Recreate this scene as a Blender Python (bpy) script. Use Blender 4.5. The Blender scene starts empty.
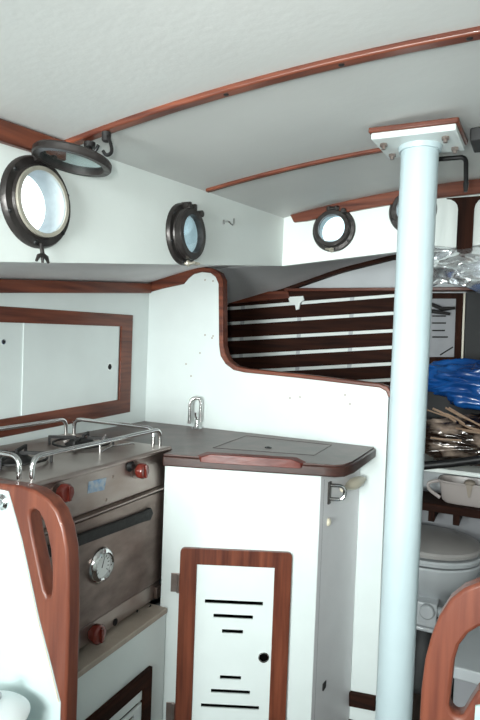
import bpy, bmesh, math, random
from mathutils import Vector, Matrix
random.seed(7)
sc = bpy.context.scene
COL = sc.collection

# ---------------------------------------------------------------- units
# Everything is measured in the boat's own frame with the eye of the photographer at (0,0,0):
# X = starboard, Y = forward, Z = up.  W() turns that into metres above the cabin sole.
S = 0.86
FLOOR = -1.60
def W(p): return Vector((S*p[0], S*p[1], S*(p[2]-FLOOR)))

FOC = 580.0; YAW = math.atan(280/FOC); PITCH = -math.atan(19/FOC); ROLL = 0.037
def ray(px, py):
    a = px-240; b = 360-py
    c, s = math.cos(ROLL), math.sin(ROLL)
    u = a*c-b*s; v = a*s+b*c
    d = FOC*math.cos(PITCH)-v*math.sin(PITCH); z = FOC*math.sin(PITCH)+v*math.cos(PITCH)
    return Vector((u*math.cos(YAW)-d*math.sin(YAW), u*math.sin(YAW)+d*math.cos(YAW), z))
def atx(px, py, x): r = ray(px, py); return r*(x/r.x)
def aty(px, py, y): r = ray(px, py); return r*(y/r.y)
def atz(px, py, z): r = ray(px, py); return r*(z/r.z)
def atp(px, py, o, n):
    r = ray(px, py); o = Vector(o); n = Vector(n)
    return r*(o.dot(n)/r.dot(n))
V = lambda *a: Vector(a)

# ---------------------------------------------------------------- materials
def new_mat(name):
    m = bpy.data.materials.new(name); m.use_nodes = True
    nt = m.node_tree; b = nt.nodes['Principled BSDF']
    return m, nt, b
def plain(name, col, rough=.5, metal=0., noise=.0, nscale=8., bump=0., bscale=60., spec=.5, col2=None, coat=0., stretch=(1,1,1), detail=4.):
    m, nt, b = new_mat(name)
    b.inputs['Roughness'].default_value = rough; b.inputs['Metallic'].default_value = metal
    b.inputs['Specular IOR Level'].default_value = spec
    b.inputs['Coat Weight'].default_value = coat
    tc = nt.nodes.new('ShaderNodeTexCoord'); mp = nt.nodes.new('ShaderNodeMapping')
    mp.inputs['Scale'].default_value = stretch
    nt.links.new(tc.outputs['Object'], mp.inputs['Vector'])
    n = nt.nodes.new('ShaderNodeTexNoise'); n.inputs['Scale'].default_value = nscale; n.inputs['Detail'].default_value = detail
    nt.links.new(mp.outputs['Vector'], n.inputs['Vector'])
    r = nt.nodes.new('ShaderNodeValToRGB')
    c2 = col2 if col2 else tuple(c*(1-noise) for c in col)
    r.color_ramp.elements[0].color = (*c2, 1); r.color_ramp.elements[1].color = (*col, 1)
    r.color_ramp.elements[0].position = .3; r.color_ramp.elements[1].position = .7
    nt.links.new(n.outputs['Fac'], r.inputs['Fac']); nt.links.new(r.outputs['Color'], b.inputs['Base Color'])
    if bump:
        n2 = nt.nodes.new('ShaderNodeTexNoise'); n2.inputs['Scale'].default_value = bscale
        nt.links.new(mp.outputs['Vector'], n2.inputs['Vector'])
        bp = nt.nodes.new('ShaderNodeBump'); bp.inputs['Strength'].default_value = bump; bp.inputs['Distance'].default_value = .01
        nt.links.new(n2.outputs['Fac'], bp.inputs['Height']); nt.links.new(bp.outputs['Normal'], b.inputs['Normal'])
    return m
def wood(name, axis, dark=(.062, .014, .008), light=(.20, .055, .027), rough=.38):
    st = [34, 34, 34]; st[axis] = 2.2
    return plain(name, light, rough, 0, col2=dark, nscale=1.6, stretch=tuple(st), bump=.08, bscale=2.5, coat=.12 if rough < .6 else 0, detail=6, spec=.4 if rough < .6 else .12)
M = {}
M['paint'] = plain('white_cabin_paint', (.80, .845, .82), .45, noise=.035, nscale=5, bump=.05, bscale=35)
M['paint3'] = plain('white_partition_paint', (.54, .63, .63), .5, noise=.06, nscale=4, bump=.03, bscale=30)
M['side_lifted'] = plain('side_paint_lifted_in_shade', (.80, .79, .81), .5, noise=.08, nscale=6, bump=.04, bscale=40)  # lighter copy of the cabinet paint, lifts its shaded side
M['ceil'] = plain('white_deckhead_paint', (.66, .665, .65), .6, noise=.06, nscale=4, bump=.04, bscale=60)
M['paint2'] = plain('white_gloss_paint', (.72, .775, .765), .3, noise=.05, nscale=7, bump=.03, bscale=30)
M['post'] = plain('white_post_paint', (.47, .565, .595), .35, noise=.06, nscale=9, bump=.05, bscale=25)
M['deck'] = plain('grey_under_deck_paint', (.78, .77, .78), .6, noise=.07, nscale=6, bump=.06, bscale=50)
M['grey'] = plain('pale_grey_paint', (.50, .52, .54), .5, noise=.08, nscale=6, bump=.05, bscale=40)
M['shade'] = plain('shaded_grey_paint', (.30, .30, .32), .6, noise=.15, nscale=5, bump=.05, bscale=40)  # darker grey, puts the dimness of the forward compartment into the colour
for i, a in enumerate('xyz'):
    M['wood_'+a] = wood('mahogany_along_'+a, i)
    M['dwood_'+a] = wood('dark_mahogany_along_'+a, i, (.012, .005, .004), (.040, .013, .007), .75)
M['rwood_z'] = wood('worn_red_mahogany', 2, (.10, .026, .016), (.19, .055, .030), .4)
M['rwood_x'] = wood('red_mahogany_fiddle', 0, (.085, .015, .011), (.15, .032, .022), .4)
M['counter'] = plain('dark_brown_laminate', (.125, .072, .064), .38, col2=(.060, .036, .032), nscale=14, bump=.02, bscale=50, detail=8)
M['counteredge'] = plain('dark_counter_edge_wood', (.060, .022, .016), .4, col2=(.03, .012, .009), nscale=3, stretch=(3, 20, 60))
M['steel'] = plain('worn_stainless_steel', (.47, .40, .37), .34, .9, col2=(.27, .205, .18), nscale=4.5, bump=.05, bscale=12, detail=8, stretch=(1, 1, 2.5))
M['steel2'] = plain('stained_stainless_steel', (.38, .30, .265), .40, .85, col2=(.16, .115, .10), nscale=6, bump=.05, bscale=14, detail=8, stretch=(1, 1, 2.2))
M['chrome'] = plain('polished_chrome', (.75, .74, .74), .14, 1., noise=.1)
M['bronze'] = plain('dark_weathered_bronze', (.052, .045, .043), .38, .55, col2=(.020, .017, .016), nscale=22, bump=.15, bscale=60)
M['brass'] = plain('pale_bronze_rim', (.62, .57, .48), .35, .6, noise=.3, nscale=15)
M['spigot'] = plain('painted_spigot', (.52, .58, .60), .5, noise=.3, nscale=18, bump=.1)
M['black'] = plain('black_metal', (.012, .012, .013), .45, .2, noise=.4, nscale=12)
M['iron'] = plain('black_iron', (.02, .018, .018), .6, .3, noise=.4, nscale=20, bump=.2)
M['dark'] = plain('dark_hollow', (.008, .007, .007), .9, noise=.2)  # near-black colour stands in for the shade inside openings
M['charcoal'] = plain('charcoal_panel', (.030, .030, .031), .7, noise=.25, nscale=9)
M['knob'] = plain('red_brown_bakelite', (.17, .024, .016), .22, 0, noise=.35, nscale=20, coat=.5)
M['tan'] = plain('tan_bare_ledge', (.42, .35, .29), .6, noise=.25, nscale=10, bump=.1)
M['cream'] = plain('cream_plastic', (.66, .60, .47), .4, noise=.1)
M['tub'] = plain('pinkish_white_plastic', (.52, .46, .44), .32, noise=.12, nscale=6)
M['lid'] = plain('toilet_lid_enamel', (.40, .375, .365), .3, noise=.08, nscale=4)
M['ceramic'] = plain('white_ceramic', (.52, .54, .56), .16, noise=.05, nscale=3, coat=.4)
M['blue'] = plain('blue_tarpaulin', (.012, .12, .42), .22, 0, col2=(.006, .045, .20), nscale=7, bump=.25, bscale=18, coat=.3)
M['foil'] = plain('crinkled_silver_foil', (.92, .94, .97), .24, .85, noise=.10, nscale=9, bump=.25, bscale=14)
M['film'] = plain('brown_film_painted_streaks', (.55, .42, .34), .13, .2, col2=(.022, .011, .007), nscale=9, bump=.6, bscale=16, stretch=(1, 1, 2.), coat=.5)  # pale noise streaks are highlights painted into the film colour
M['stick'] = plain('shiny_pale_stick', (.62, .47, .36), .22, .2, col2=(.30, .17, .10), nscale=8, coat=.6)
M['white'] = plain('white_enamel', (.82, .85, .86), .3, noise=.04)
M['dial'] = plain('gauge_face_white', (.72, .74, .73), .35, noise=.08, nscale=10)
M['sticker'] = plain('blue_sticker', (.08, .22, .42), .4, col2=(.45, .47, .48), nscale=60)
M['card'] = plain('teal_and_cream_card', (.70, .68, .50), .5, col2=(.10, .42, .50), nscale=14)
M['sole'] = plain('dark_cabin_sole', (.06, .04, .03), .6, noise=.4, nscale=6, stretch=(12, 1, 1))
_rp = [n for n in M['film'].node_tree.nodes if n.type == 'VALTORGB'][0].color_ramp
_rp.elements[0].position = .50; _rp.elements[1].position = .72
def glass():
    m, nt, b = new_mat('port_glass')
    out = nt.nodes['Material Output']
    tr = nt.nodes.new('ShaderNodeBsdfTransparent'); tr.inputs['Color'].default_value = (.90, .96, .97, 1)
    gl = nt.nodes.new('ShaderNodeBsdfGlossy'); gl.inputs['Roughness'].default_value = .03
    fr = nt.nodes.new('ShaderNodeValue'); fr.outputs[0].default_value = .06
    mx = nt.nodes.new('ShaderNodeMixShader')
    nt.links.new(fr.outputs[0], mx.inputs[0]); nt.links.new(tr.outputs[0], mx.inputs[1]); nt.links.new(gl.outputs[0], mx.inputs[2])
    nt.links.new(mx.outputs[0], out.inputs['Surface'])
    return m
M['glass'] = glass()

# ---------------------------------------------------------------- mesh builder
class MB:
    def __init__(s): s.bm = bmesh.new()
    def box(s, lo, hi):
        x0, y0, z0 = lo; x1, y1, z1 = hi
        return s.prism([(x0, y0, z0), (x1, y0, z0), (x1, y1, z0), (x0, y1, z0)], (0, 0, z1-z0))
    def prism(s, pts, ext, holes=()):
        bm = s.bm; ext = Vector(ext); edges = []; loops = [list(pts)]+[list(h) for h in holes]
        allv = []
        for lp in loops:
            vs = [bm.verts.new(Vector(p)) for p in lp]; allv.append(vs)
            for i in range(len(vs)): edges.append(bm.edges.new((vs[i], vs[(i+1) % len(vs)])))
        if len(loops) == 1:
            faces = [bm.faces.new(allv[0])]
        else:
            nrm = ext.normalized()
            r = bmesh.ops.triangle_fill(bm, edges=edges, use_beauty=True, use_dissolve=False, normal=nrm)
            faces = [g for g in r['geom'] if isinstance(g, bmesh.types.BMFace)]
        r = bmesh.ops.extrude_face_region(bm, geom=faces)
        nv = [g for g in r['geom'] if isinstance(g, bmesh.types.BMVert)]
        bmesh.ops.translate(bm, verts=nv, vec=ext)
        # extrude_face_region removes the originals only when they are interior: put the first cap back
        caps = [f for f in faces if f.is_valid]
        if not caps:
            if len(loops) == 1: bm.faces.new(list(reversed(allv[0])))
            else:
                bmesh.ops.triangle_fill(bm, edges=[e for e in edges if e.is_valid], use_beauty=True, normal=-ext)
        return s
    def tube(s, path, r, seg=10, closed=False, flat=None):
        path = [Vector(p) for p in path]; n = len(path); rings = []
        prev = None
        for i, p in enumerate(path):
            if closed: t = path[(i+1) % n]-path[i-1]
            else: t = path[min(i+1, n-1)]-path[max(i-1, 0)]
            t.normalize()
            if prev is None:
                a = V(0, 0, 1) if abs(t.z) < .9 else V(1, 0, 0)
                u = t.cross(a).normalized()
            else:
                u = (prev-t*prev.dot(t)).normalized()
            prev = u; w = t.cross(u)
            rr = r[i] if isinstance(r, (list, tuple)) else r
            rings.append([s.bm.verts.new(p+(u*math.cos(k*2*math.pi/seg)+w*math.sin(k*2*math.pi/seg))*rr) for k in range(seg)])
        m = n if closed else n-1
        for i in range(m):
            A, B = rings[i], rings[(i+1) % n]
            for k in range(seg): s.bm.faces.new((A[k], A[(k+1) % seg], B[(k+1) % seg], B[k]))
        if not closed:
            s.bm.faces.new(list(reversed(rings[0]))); s.bm.faces.new(rings[-1])
        return s
    def lathe(s, prof, o, axis=(0, 0, 1), seg=40, closed=True, sx=1., u=None):
        """prof: (radius, height) pairs; closed joins the last to the first (a ring); radius 0 makes a pole"""
        o = Vector(o); ax = Vector(axis).normalized()
        if u is None:
            a = V(0, 0, 1) if abs(ax.z) < .9 else V(1, 0, 0)
            u = a.cross(ax).normalized()
        else: u = Vector(u).normalized()
        w = ax.cross(u); rings = []
        for (r, h) in prof:
            if r < 1e-6: rings.append([s.bm.verts.new(o+ax*h)])
            else: rings.append([s.bm.verts.new(o+ax*h+(u*math.cos(k*2*math.pi/seg)*sx+w*math.sin(k*2*math.pi/seg))*r) for k in range(seg)])
        pairs = list(zip(rings, rings[1:]))+([(rings[-1], rings[0])] if closed else [])
        for A, B in pairs:
            if len(A) == 1 and len(B) == 1: continue
            for k in range(seg):
                k2 = (k+1) % seg
                if len(A) == 1: s.bm.faces.new((A[0], B[k2], B[k]))
                elif len(B) == 1: s.bm.faces.new((A[k], A[k2], B[0]))
                else: s.bm.faces.new((A[k], A[k2], B[k2], B[k]))
        return s
    def cyl(s, a, b, r, seg=24):
        a = Vector(a); b = Vector(b); h = (b-a).length
        return s.lathe([(0, 0), (r, 0), (r, h), (0, h)], a, b-a, seg, closed=False)
    def dome(s, o, axis, r, h, seg=20):
        pr = [(0, 0), (r, 0)]+[(r*math.cos(t*math.pi/10), h*math.sin(t*math.pi/10)) for t in range(1, 5)]+[(0, h)]
        return s.lathe(pr, o, axis, seg, closed=False)
    def grid(s, f, nu, nv, thick=None):
        vs = [[s.bm.verts.new(Vector(f(i/nu, j/nv))) for j in range(nv+1)] for i in range(nu+1)]
        fs = [s.bm.faces.new((vs[i][j], vs[i+1][j], vs[i+1][j+1], vs[i][j+1])) for i in range(nu) for j in range(nv)]
        if thick is not None:
            r = bmesh.ops.extrude_face_region(s.bm, geom=fs)
            bmesh.ops.translate(s.bm, verts=[g for g in r['geom'] if isinstance(g, bmesh.types.BMVert)], vec=Vector(thick))
        return s
    def build(s, name, mat, parent=None, bev=0., sharp=35, base=None, solid=0., sub=0):
        bm = s.bm
        bmesh.ops.remove_doubles(bm, verts=bm.verts, dist=1e-6)
        bmesh.ops.recalc_face_normals(bm, faces=bm.faces)
        if parent is not None:
            o0 = ROOTLOC[parent.name]
        else:
            ws = [W(v.co) for v in bm.verts]
            lo = [min(w[i] for w in ws) for i in range(3)]; hi = [max(w[i] for w in ws) for i in range(3)]
            o0 = Vector(((lo[0]+hi[0])/2, (lo[1]+hi[1])/2, lo[2]))
        for v in bm.verts: v.co = W(v.co)-o0
        me = bpy.data.meshes.new(name); bm.to_mesh(me); bm.free()
        for p in me.polygons: p.use_smooth = True
        me.set_sharp_from_angle(angle=math.radians(sharp))
        me.materials.append(mat)
        ob = bpy.data.objects.new(name, me); COL.objects.link(ob)
        if parent is not None: ob.parent = parent
        else: ob.location = o0
        ROOTLOC[ob.name] = o0
        if bev:
            b = ob.modifiers.new('bevel', 'BEVEL'); b.width = bev*S; b.segments = 2; b.limit_method = 'ANGLE'; b.angle_limit = math.radians(40)
        if solid:
            b = ob.modifiers.new('solid', 'SOLIDIFY'); b.thickness = solid*S
        if sub:
            b = ob.modifiers.new('sub', 'SUBSURF'); b.levels = sub; b.render_levels = sub
        return ob
ROOTLOC = {}
def tag(o, label, cat, group=None, kind=None):
    o['label'] = label; o['category'] = cat
    if group: o['group'] = group
    if kind: o['kind'] = kind
    return o
def thing(name, loc, label, cat, group=None):
    o = bpy.data.objects.new(name, None); COL.objects.link(o)
    o.location = W(loc); ROOTLOC[o.name] = W(loc); o.empty_display_size = .05
    return tag(o, label, cat, group)
def struct(mb, name, mat, label, cat, **k):
    o = mb.build(name, mat, **k); o['kind'] = 'structure'; o['label'] = label; o['category'] = cat
    return o
def circle(o, u, v, r, n=40, ru=None):
    o = Vector(o); u = Vector(u); v = Vector(v)
    return [o+u*math.cos(k*2*math.pi/n)*(ru or r)+v*math.sin(k*2*math.pi/n)*r for k in range(n)]
def smooth(path, it=2):
    p = [Vector(q) for q in path]
    for _ in range(it):
        q = [p[0]]
        for a, b in zip(p, p[1:]): q += [a*.75+b*.25, a*.25+b*.75]
        q.append(p[-1]); p = q
    return p
def fillet(pts, r, n=5):
    """round the inner corners of an open 3D path"""
    pts = [Vector(p) for p in pts]; out = [pts[0]]
    for a, b, c in zip(pts, pts[1:], pts[2:]):
        d1 = min(r, (a-b).length*.49); d2 = min(r, (c-b).length*.49)
        p0 = b+(a-b).normalized()*d1; p2 = b+(c-b).normalized()*d2
        for k in range(n+1):
            t = k/n; out.append(p0*(1-t)**2+b*2*t*(1-t)+p2*t*t)
    out.append(pts[-1]); return out
def lerp(a, b, t): return a+(b-a)*t
def pw(xs, ys, x):
    for i in range(len(xs)-1):
        if x <= xs[i+1] or i == len(xs)-2:
            return ys[i]+(ys[i+1]-ys[i])*(x-xs[i])/(xs[i+1]-xs[i])

# ---------------------------------------------------------------- the shell
XS = -1.07            # port cabin side
YF = 2.65             # forward face of the trunk
XO = -1.68            # outboard lining
YB = 2.42             # galley bulkhead
def zc(x, y): return .61+.08*(y-1.28)-.098*x*x         # deckhead
def zb(y): return .159+.1265*(y-.948)                   # foot of the cabin side
def zo(y): return .189+.089*(y-1.491)                   # side deck at the lining
def zsd(x, y): return pw([-1.76, -1.68, -1.46, -1.38, -1.0], [zo(y)-.012, zo(y)+.004, lerp(zb(y), zo(y), .2), zb(y)+.002, zb(y)+.002], x)
def zf(x):
    if x < -1.07: return zsd(x, YF)
    return pw([-1.7, -1.07, -.5, 0, 1.2], [.29, .374, .426, .45, .40], x)
def zfd(x, y):                                          # underside of foredeck
    a = zf(x); b = pw([-1.8, -1.34, -.97, -.657, 0, 1.2], [.20, .326, .446, .517, .56, .48], x)
    return lerp(a, b, (y-YF)/(3.3-YF))
mb = MB(); mb.box((-2.1, -1.4, FLOOR-.05), (1.6, 3.7, FLOOR)); struct(mb, 'floor', M['sole'], 'dark planked cabin sole', 'floor')
mb = MB(); mb.grid(lambda u, v: (lerp(-1.12, 1.12, u), lerp(-1.4, 2.70, v), zc(lerp(-1.12, 1.12, u), lerp(-1.4, 2.70, v))), 30, 24, (0, 0, .04))
struct(mb, 'ceiling', M['ceil'], 'white cambered cabin top overhead', 'ceiling')
mb = MB(); mb.grid(lambda u, v: (lerp(-1.74, -1.08, u), lerp(-1.4, YF+.012, v), zsd(lerp(-1.74, -1.08, u), lerp(-1.4, YF+.012, v))), 12, 16, (0, 0, .03))
struct(mb, 'ceiling_port', M['deck'], 'grey underside of the port side deck', 'ceiling')
mb = MB(); mb.grid(lambda u, v: (lerp(-1.78, 1.3, u), lerp(YF+.012, 3.36, v), zfd(lerp(-1.78, 1.3, u), lerp(YF+.012, 3.36, v))), 40, 6, (0, 0, .03))
struct(mb, 'ceiling_forward', M['deck'], 'grey underside of the foredeck', 'ceiling')
# port positions
P1 = V(XS, 1.051, .315); P2 = V(XS, 1.722, .360)
P3 = V(-.815, YF, .537); P4 = V(-.459, YF, .603)
HR = .082
mb = MB()
bot = [(XS, y, zb(y)-.0) for y in [-1.4, 0, 1, 2, YF+.03]]
top = [(XS, y, zc(XS, y)+.02) for y in [YF+.03, 2, 1, 0, -1.4]]
mb.prism(bot+top, (-.035, 0, 0), [circle(P, (0, 1, 0), (0, 0, 1), HR) for P in (P1, P2)])
struct(mb, 'wall_port', M['paint'], 'white cabin side with the two larger portholes', 'wall')
mb = MB()
xs = [-1.07, -.8, -.5, -.25, 0, .5, 1.1]
mb.prism([(x, YF, zf(x)) for x in xs]+[(x, YF, zc(x, YF)+.02) for x in reversed(xs)], (0, .035, 0),
         [circle(P, (1, 0, 0), (0, 0, 1), HR) for P in (P3, P4)])
struct(mb, 'wall_forward', M['paint'], 'white forward face of the cabin trunk', 'wall')
mb = MB(); mb.box((-1.74, -1.4, FLOOR), (-1.70, 3.4, .33)); struct(mb, 'wall_outboard', M['paint'], 'white lining behind the stove', 'wall')
mb = MB(); mb.box((-1.8, 3.36, FLOOR), (1.35, 3.40, .62)); struct(mb, 'wall_bow', M['grey'], 'pale wall at the forward end', 'wall')
mb = MB(); mb.box((1.07, -1.4, FLOOR), (1.11, 3.4, .75)); struct(mb, 'wall_starboard', M['paint'], 'white starboard side of the cabin', 'wall')
mb = MB(); mb.box((-1.8, -1.44, FLOOR), (1.2, -1.40, .75)); struct(mb, 'wall_aft', M['paint'], 'white wall behind the viewer', 'wall')

# galley bulkhead with its stepped cut-out
inner = [(142, 293), (165, 288), (184, 284), (189, 278), (194, 274), (202, 272), (211, 273), (216, 277), (219, 284), (219.5, 345), (221, 356), (226, 364), (234, 370), (245, 372.5), (300, 378), (380, 387.5), (386, 391), (388.5, 397)]
outer = [(142, 283), (165, 278), (183, 272), (192, 269), (202, 267.5), (213, 268.5), (220, 272.5), (223.5, 280), (224, 345), (226, 354), (230, 361), (237, 366), (247, 368.5), (300, 374), (380, 383.5), (388, 386.5), (392, 393)]
outer = outer[:17]+[(393, 398)]
IN = [aty(x, y, YB) for x, y in inner]; OU = [aty(x, y, YB) for x, y in outer]
IN[0].x = OU[0].x = -1.70
mb = MB(); mb.prism(IN+[V(-.475, YB, FLOOR), V(-1.70, YB, FLOOR)], (0, .03, 0))
struct(mb, 'wall_galley', M['paint2'], 'white stepped bulkhead behind the galley counter', 'wall', bev=.002)
mb = MB(); mb.prism([p+V(0, -.008, 0) for p in IN]+[p+V(0, -.008, 0) for p in reversed(OU)], (0, .05, 0))
struct(mb, 'trim_1', M['wood_x'], 'mahogany edging around the stepped bulkhead', 'trim', bev=.004)
mb = MB()
for p in [(205, 280), (213, 281), (205, 335), (212, 338), (200, 353), (213, 336), (290, 398), (300, 397), (345, 395), (350, 404), (186, 364), (191, 376)]:
    mb.dome(aty(*p, YB)+V(0, .0005, 0), (0, -1, 0), .0045, .002, 8)
o = mb.build('trim_2', M['tan']); o['kind'] = 'structure'; o['label'] = 'tiny screw plugs on the stepped bulkhead'; o['category'] = 'trim'
# mahogany below the side deck
mb = MB()
ys = [-1.3, 2.41]
mb.prism([(XO-.02, ys[0], zo(ys[0])+.0), (XO-.02, ys[1], zo(ys[1])+.0), (XO-.02, ys[1], zo(ys[1])-.05), (XO-.02, ys[0], zo(ys[0])-.05)], (.035, 0, 0))
struct(mb, 'trim_3', M['wood_y'], 'long mahogany rail under the side deck', 'trim', bev=.004)
# trunk carlin (top of cabin side, aft of the beam)
mb = MB()
y0, y1 = -1.3, 1.13
mb.prism([(XS, y0, zc(XS, y0)+.0), (XS, y1, zc(XS, y1)), (XS, y1, zc(XS, y1)-.05), (XS, y0, zc(XS, y0)-.045)], (.02, 0, 0))
struct(mb, 'trim_4', M['wood_y'], 'mahogany rail along the top of the cabin side', 'trim', bev=.004)
# forward trunk trim with the post
mb = MB()
xs = [lerp(-1.03, 1.05, k/24) for k in range(25)]
up = [V(x, YF-.025, zc(x, YF)) for x in xs]; lo = [V(x, YF-.025, zc(x, YF)-lerp(.048, .062, min(1, max(0, (x+1.03)/.8)))) for x in xs]
lo[0] += V(.02, 0, .012)
mb.prism(lo+up[::-1], (0, .024, 0))
struct(mb, 'trim_5', M['wood_x'], 'arched mahogany beam over the forward portholes', 'trim', bev=.004)
mb = MB()
a = aty(456, 250, YF-.02).x; b = aty(472, 250, YF-.02).x
zt = aty(464, 197, YF-.02).z
pts = [(a, zf(a)-.02), (a, zt-.05)]+[(a-.05*(1-math.cos(t)), zt-.05+.05*math.sin(t)) for t in [.4, .8, 1.2, 1.57]]
pts += [(b+.05*(1-math.cos(t)), zt-.05+.05*math.sin(t)) for t in [1.57, 1.2, .8, .4]]+[(b, zt-.05), (b, zf(b)-.02)]
mb.prism([V(x, YF-.022, z) for x, z in pts], (0, .021, 0))
struct(mb, 'trim_6', M['dwood_z'], 'dark wooden upright below the arched beam', 'trim', bev=.003)
# curved beam under the foredeck and straight shelf edge at the forward end
mb = MB()
xs = [lerp(-1.62, .9, k/40) for k in range(41)]
mb.prism([V(x, 3.31, zfd(x, 3.3)-.022) for x in xs]+[V(x, 3.31, zfd(x, 3.3)+.004) for x in reversed(xs)], (0, .049, 0))
struct(mb, 'trim_7', M['dwood_x'], 'curved thin beam under the foredeck', 'trim')
mb = MB(); mb.box((-1.30, 3.27, .310), (.9, 3.36, .328)); struct(mb, 'trim_8', M['wood_x'], 'straight mahogany shelf edge at the forward end', 'trim', bev=.003)
mb = MB(); mb.prism([aty(350, 690, YB), aty(376, 695, YB), aty(376, 709, YB), aty(350, 704, YB)], (0, -.02, 0))
struct(mb, 'baseboard_forward', M['dwood_x'], 'short dark wooden block at the foot of the bulkhead', 'trim', bev=.003)

# ---------------------------------------------------------------- deck beams
def deck_beam(name, xa, xb, ya, yb, w, d, mat, label, plugs=()):
    r = thing(name, ((xa+xb)/2, (ya+yb)/2, zc((xa+xb)/2, ya)-d), label, 'deck beam'); r['kind'] = 'thing'
    mb = MB(); n = 36
    sec = []
    for k in range(n+1):
        t = k/n; x = lerp(xa, xb, t); y = lerp(ya, yb, max(0, min(1, (x-xa)/1.0)) if xb > .3 else t)
        z = zc(x, y)
        sec.append([mb.bm.verts.new(V(x, y-w/2, z+.001)), mb.bm.verts.new(V(x, y+w/2, z+.001)), mb.bm.verts.new(V(x, y+w/2, z-d)), mb.bm.verts.new(V(x, y-w/2, z-d))])
    for A, B in zip(sec, sec[1:]):
        for q in range(4): mb.bm.faces.new((A[q], A[(q+1) % 4], B[(q+1) % 4], B[q]))
    mb.bm.faces.new(sec[0]); mb.bm.faces.new(sec[-1][::-1])
    mb.build('beam', mat, r, bev=.004)
    for x in plugs:
        t = (x-xa)/(xb-xa) if xb <= .3 else max(0, min(1, (x-xa)/1.0))
        y = lerp(ya, yb, t); p = MB(); p.dome(V(x, y, zc(x, y)-d+.0005), (0, 0, -1), .007, .003, 10); p.build('screw_plug', M['black'], r)
    return r
deck_beam('deck_beam', -1.07, 1.07, 1.141, 1.186, .030, .014, M['wood_x'], 'long curved mahogany deck beam across the cabin top above the open porthole', (-.62, -.36, -.115))
deck_beam('deck_beam.001', -1.055, -.43, 1.855, 1.90, .022, .012, M['wood_x'], 'short thin mahogany batten on the cabin top ending at the white post', ())

# ---------------------------------------------------------------- portholes
def porthole(name, c, n, label, opened=False, scale=1., lug_right=True):
    c = Vector(c); n = Vector(n); up = V(0, 0, 1); u = up.cross(n).normalized()   # u: to the viewer's right looking at the wall
    r = thing(name, c-up*.109*scale, label, 'porthole', 'round portholes')
    k = scale
    mb = MB(); mb.lathe([(.078*k, .0), (.109*k, .0), (.109*k, .006), (.104*k, .014), (.088*k, .016), (.086*k, .022), (.078*k, .022)], c, n, 48)
    mb.build('flange', M['bronze'], r)
    mb = MB(); mb.lathe([(.0735*k, -.042), (.079*k, -.042), (.079*k, .026), (.0735*k, .026)], c, n, 48)
    mb.build('spigot', M['spigot'], r)
    if opened:
        mb = MB(); mb.lathe([(.0735*k, .022), (.083*k, .022), (.083*k, .029), (.0735*k, .029)], c, n, 48); mb.build('rim', M['brass'], r)
    for q in range(6):
        a = q*math.pi/3+.4; mb = MB()
        mb.dome(c+(u*math.cos(a)+up*math.sin(a))*.098*k+n*.0145, n, .006, .004, 10)
        mb.build('bolt', M['black'], r)
    if opened:
        # lens frame swung up on its hinge towards the cabin top
        h = c+up*.105*k+n*.03
        ax = (up*.985+n*.10+V(0, .10, 0)).normalized()      # frame normal
        cc = h+n*.085*k+V(0, -.006, 0)-up*.024
    else:
        h = c+up*.098*k+n*.03
        ax = n; cc = c+n*.022
    mb = MB(); q = .073 if opened else .067; t = .019 if opened else .024; mb.lathe([(q*k, .0), (.087*k, .0), (.090*k, .004), (.090*k, t-.005), (.086*k, t), (q*k, t)], cc, ax, 48)
    lf = mb.build('lens_frame', M['bronze'], r)
    mb = MB(); mb.lathe([(0, .008), (q*k+.001, .008), (q*k+.001, .013), (0, .013)], cc, ax, 48, closed=False)
    mb.build('glass', M['glass'], lf)
    mb = MB()
    mb.cyl(h-u*.03, h+u*.03, .009, 14)
    for s in (-1, 1): mb.prism([h+u*(s*.018)-u*.006+up*.01-n*.025, h+u*(s*.018)-u*.006-up*.012-n*.025, h+u*(s*.018)-u*.006-up*.012+n*.012, h+u*(s*.018)-u*.006+up*.01+n*.012], u*.012)
    mb.build('hinge', M['bronze'], r, bev=.002)
    # dog bolt with wing nut at the bottom
    b = c-up*.103*k+n*.020
    mb = MB()
    if opened:
        e = b-up*.022+n*.006
        mb.cyl(b+up*.004, e, .005, 10)
        for s in (-1, 1): mb.tube([e, e+u*s*.012-up*.005, e+u*s*.020-up*.018], [.005, .0055, .003], 8)
        mb.tube([e, e-up*.02], [.005, .003], 8)
    else:
        e = b+n*.032
        mb.cyl(b-n*.006, e, .005, 10); mb.dome(b+n*.006, n, .012, .01, 12)
        for s in (-1, 1): mb.tube([e-n*.006, e+u*s*.012+n*.004, e+u*s*.018+n*.012], [.005, .0055, .003], 8)
    mb.build('wing_nut', M['brass'] if not opened else M['bronze'], r)
    # ear beside the ring
    if not opened:
        mb = MB(); q = c+u*.055*k+up*.082*k+n*.02
        mb.cyl(q-n*.006, q+n*.028, .012, 14); mb.build('dog_lug', M['bronze'], r, bev=.002)
    return r
porthole('porthole', P1, (1, 0, 0), 'largest round porthole, its lens frame swung open under the deck beam', True, 1.0)
porthole('porthole.001', P2, (1, 0, 0), 'closed dark bronze porthole on the side wall beside the small hook', False, .97)
porthole('porthole.002', P3, (0, -1, 0), 'closed porthole on the forward wall, fully seen below the arched beam', False, .95)
porthole('porthole.003', P4, (0, -1, 0), 'porthole mostly hidden behind the white post', False, .95)
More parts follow.
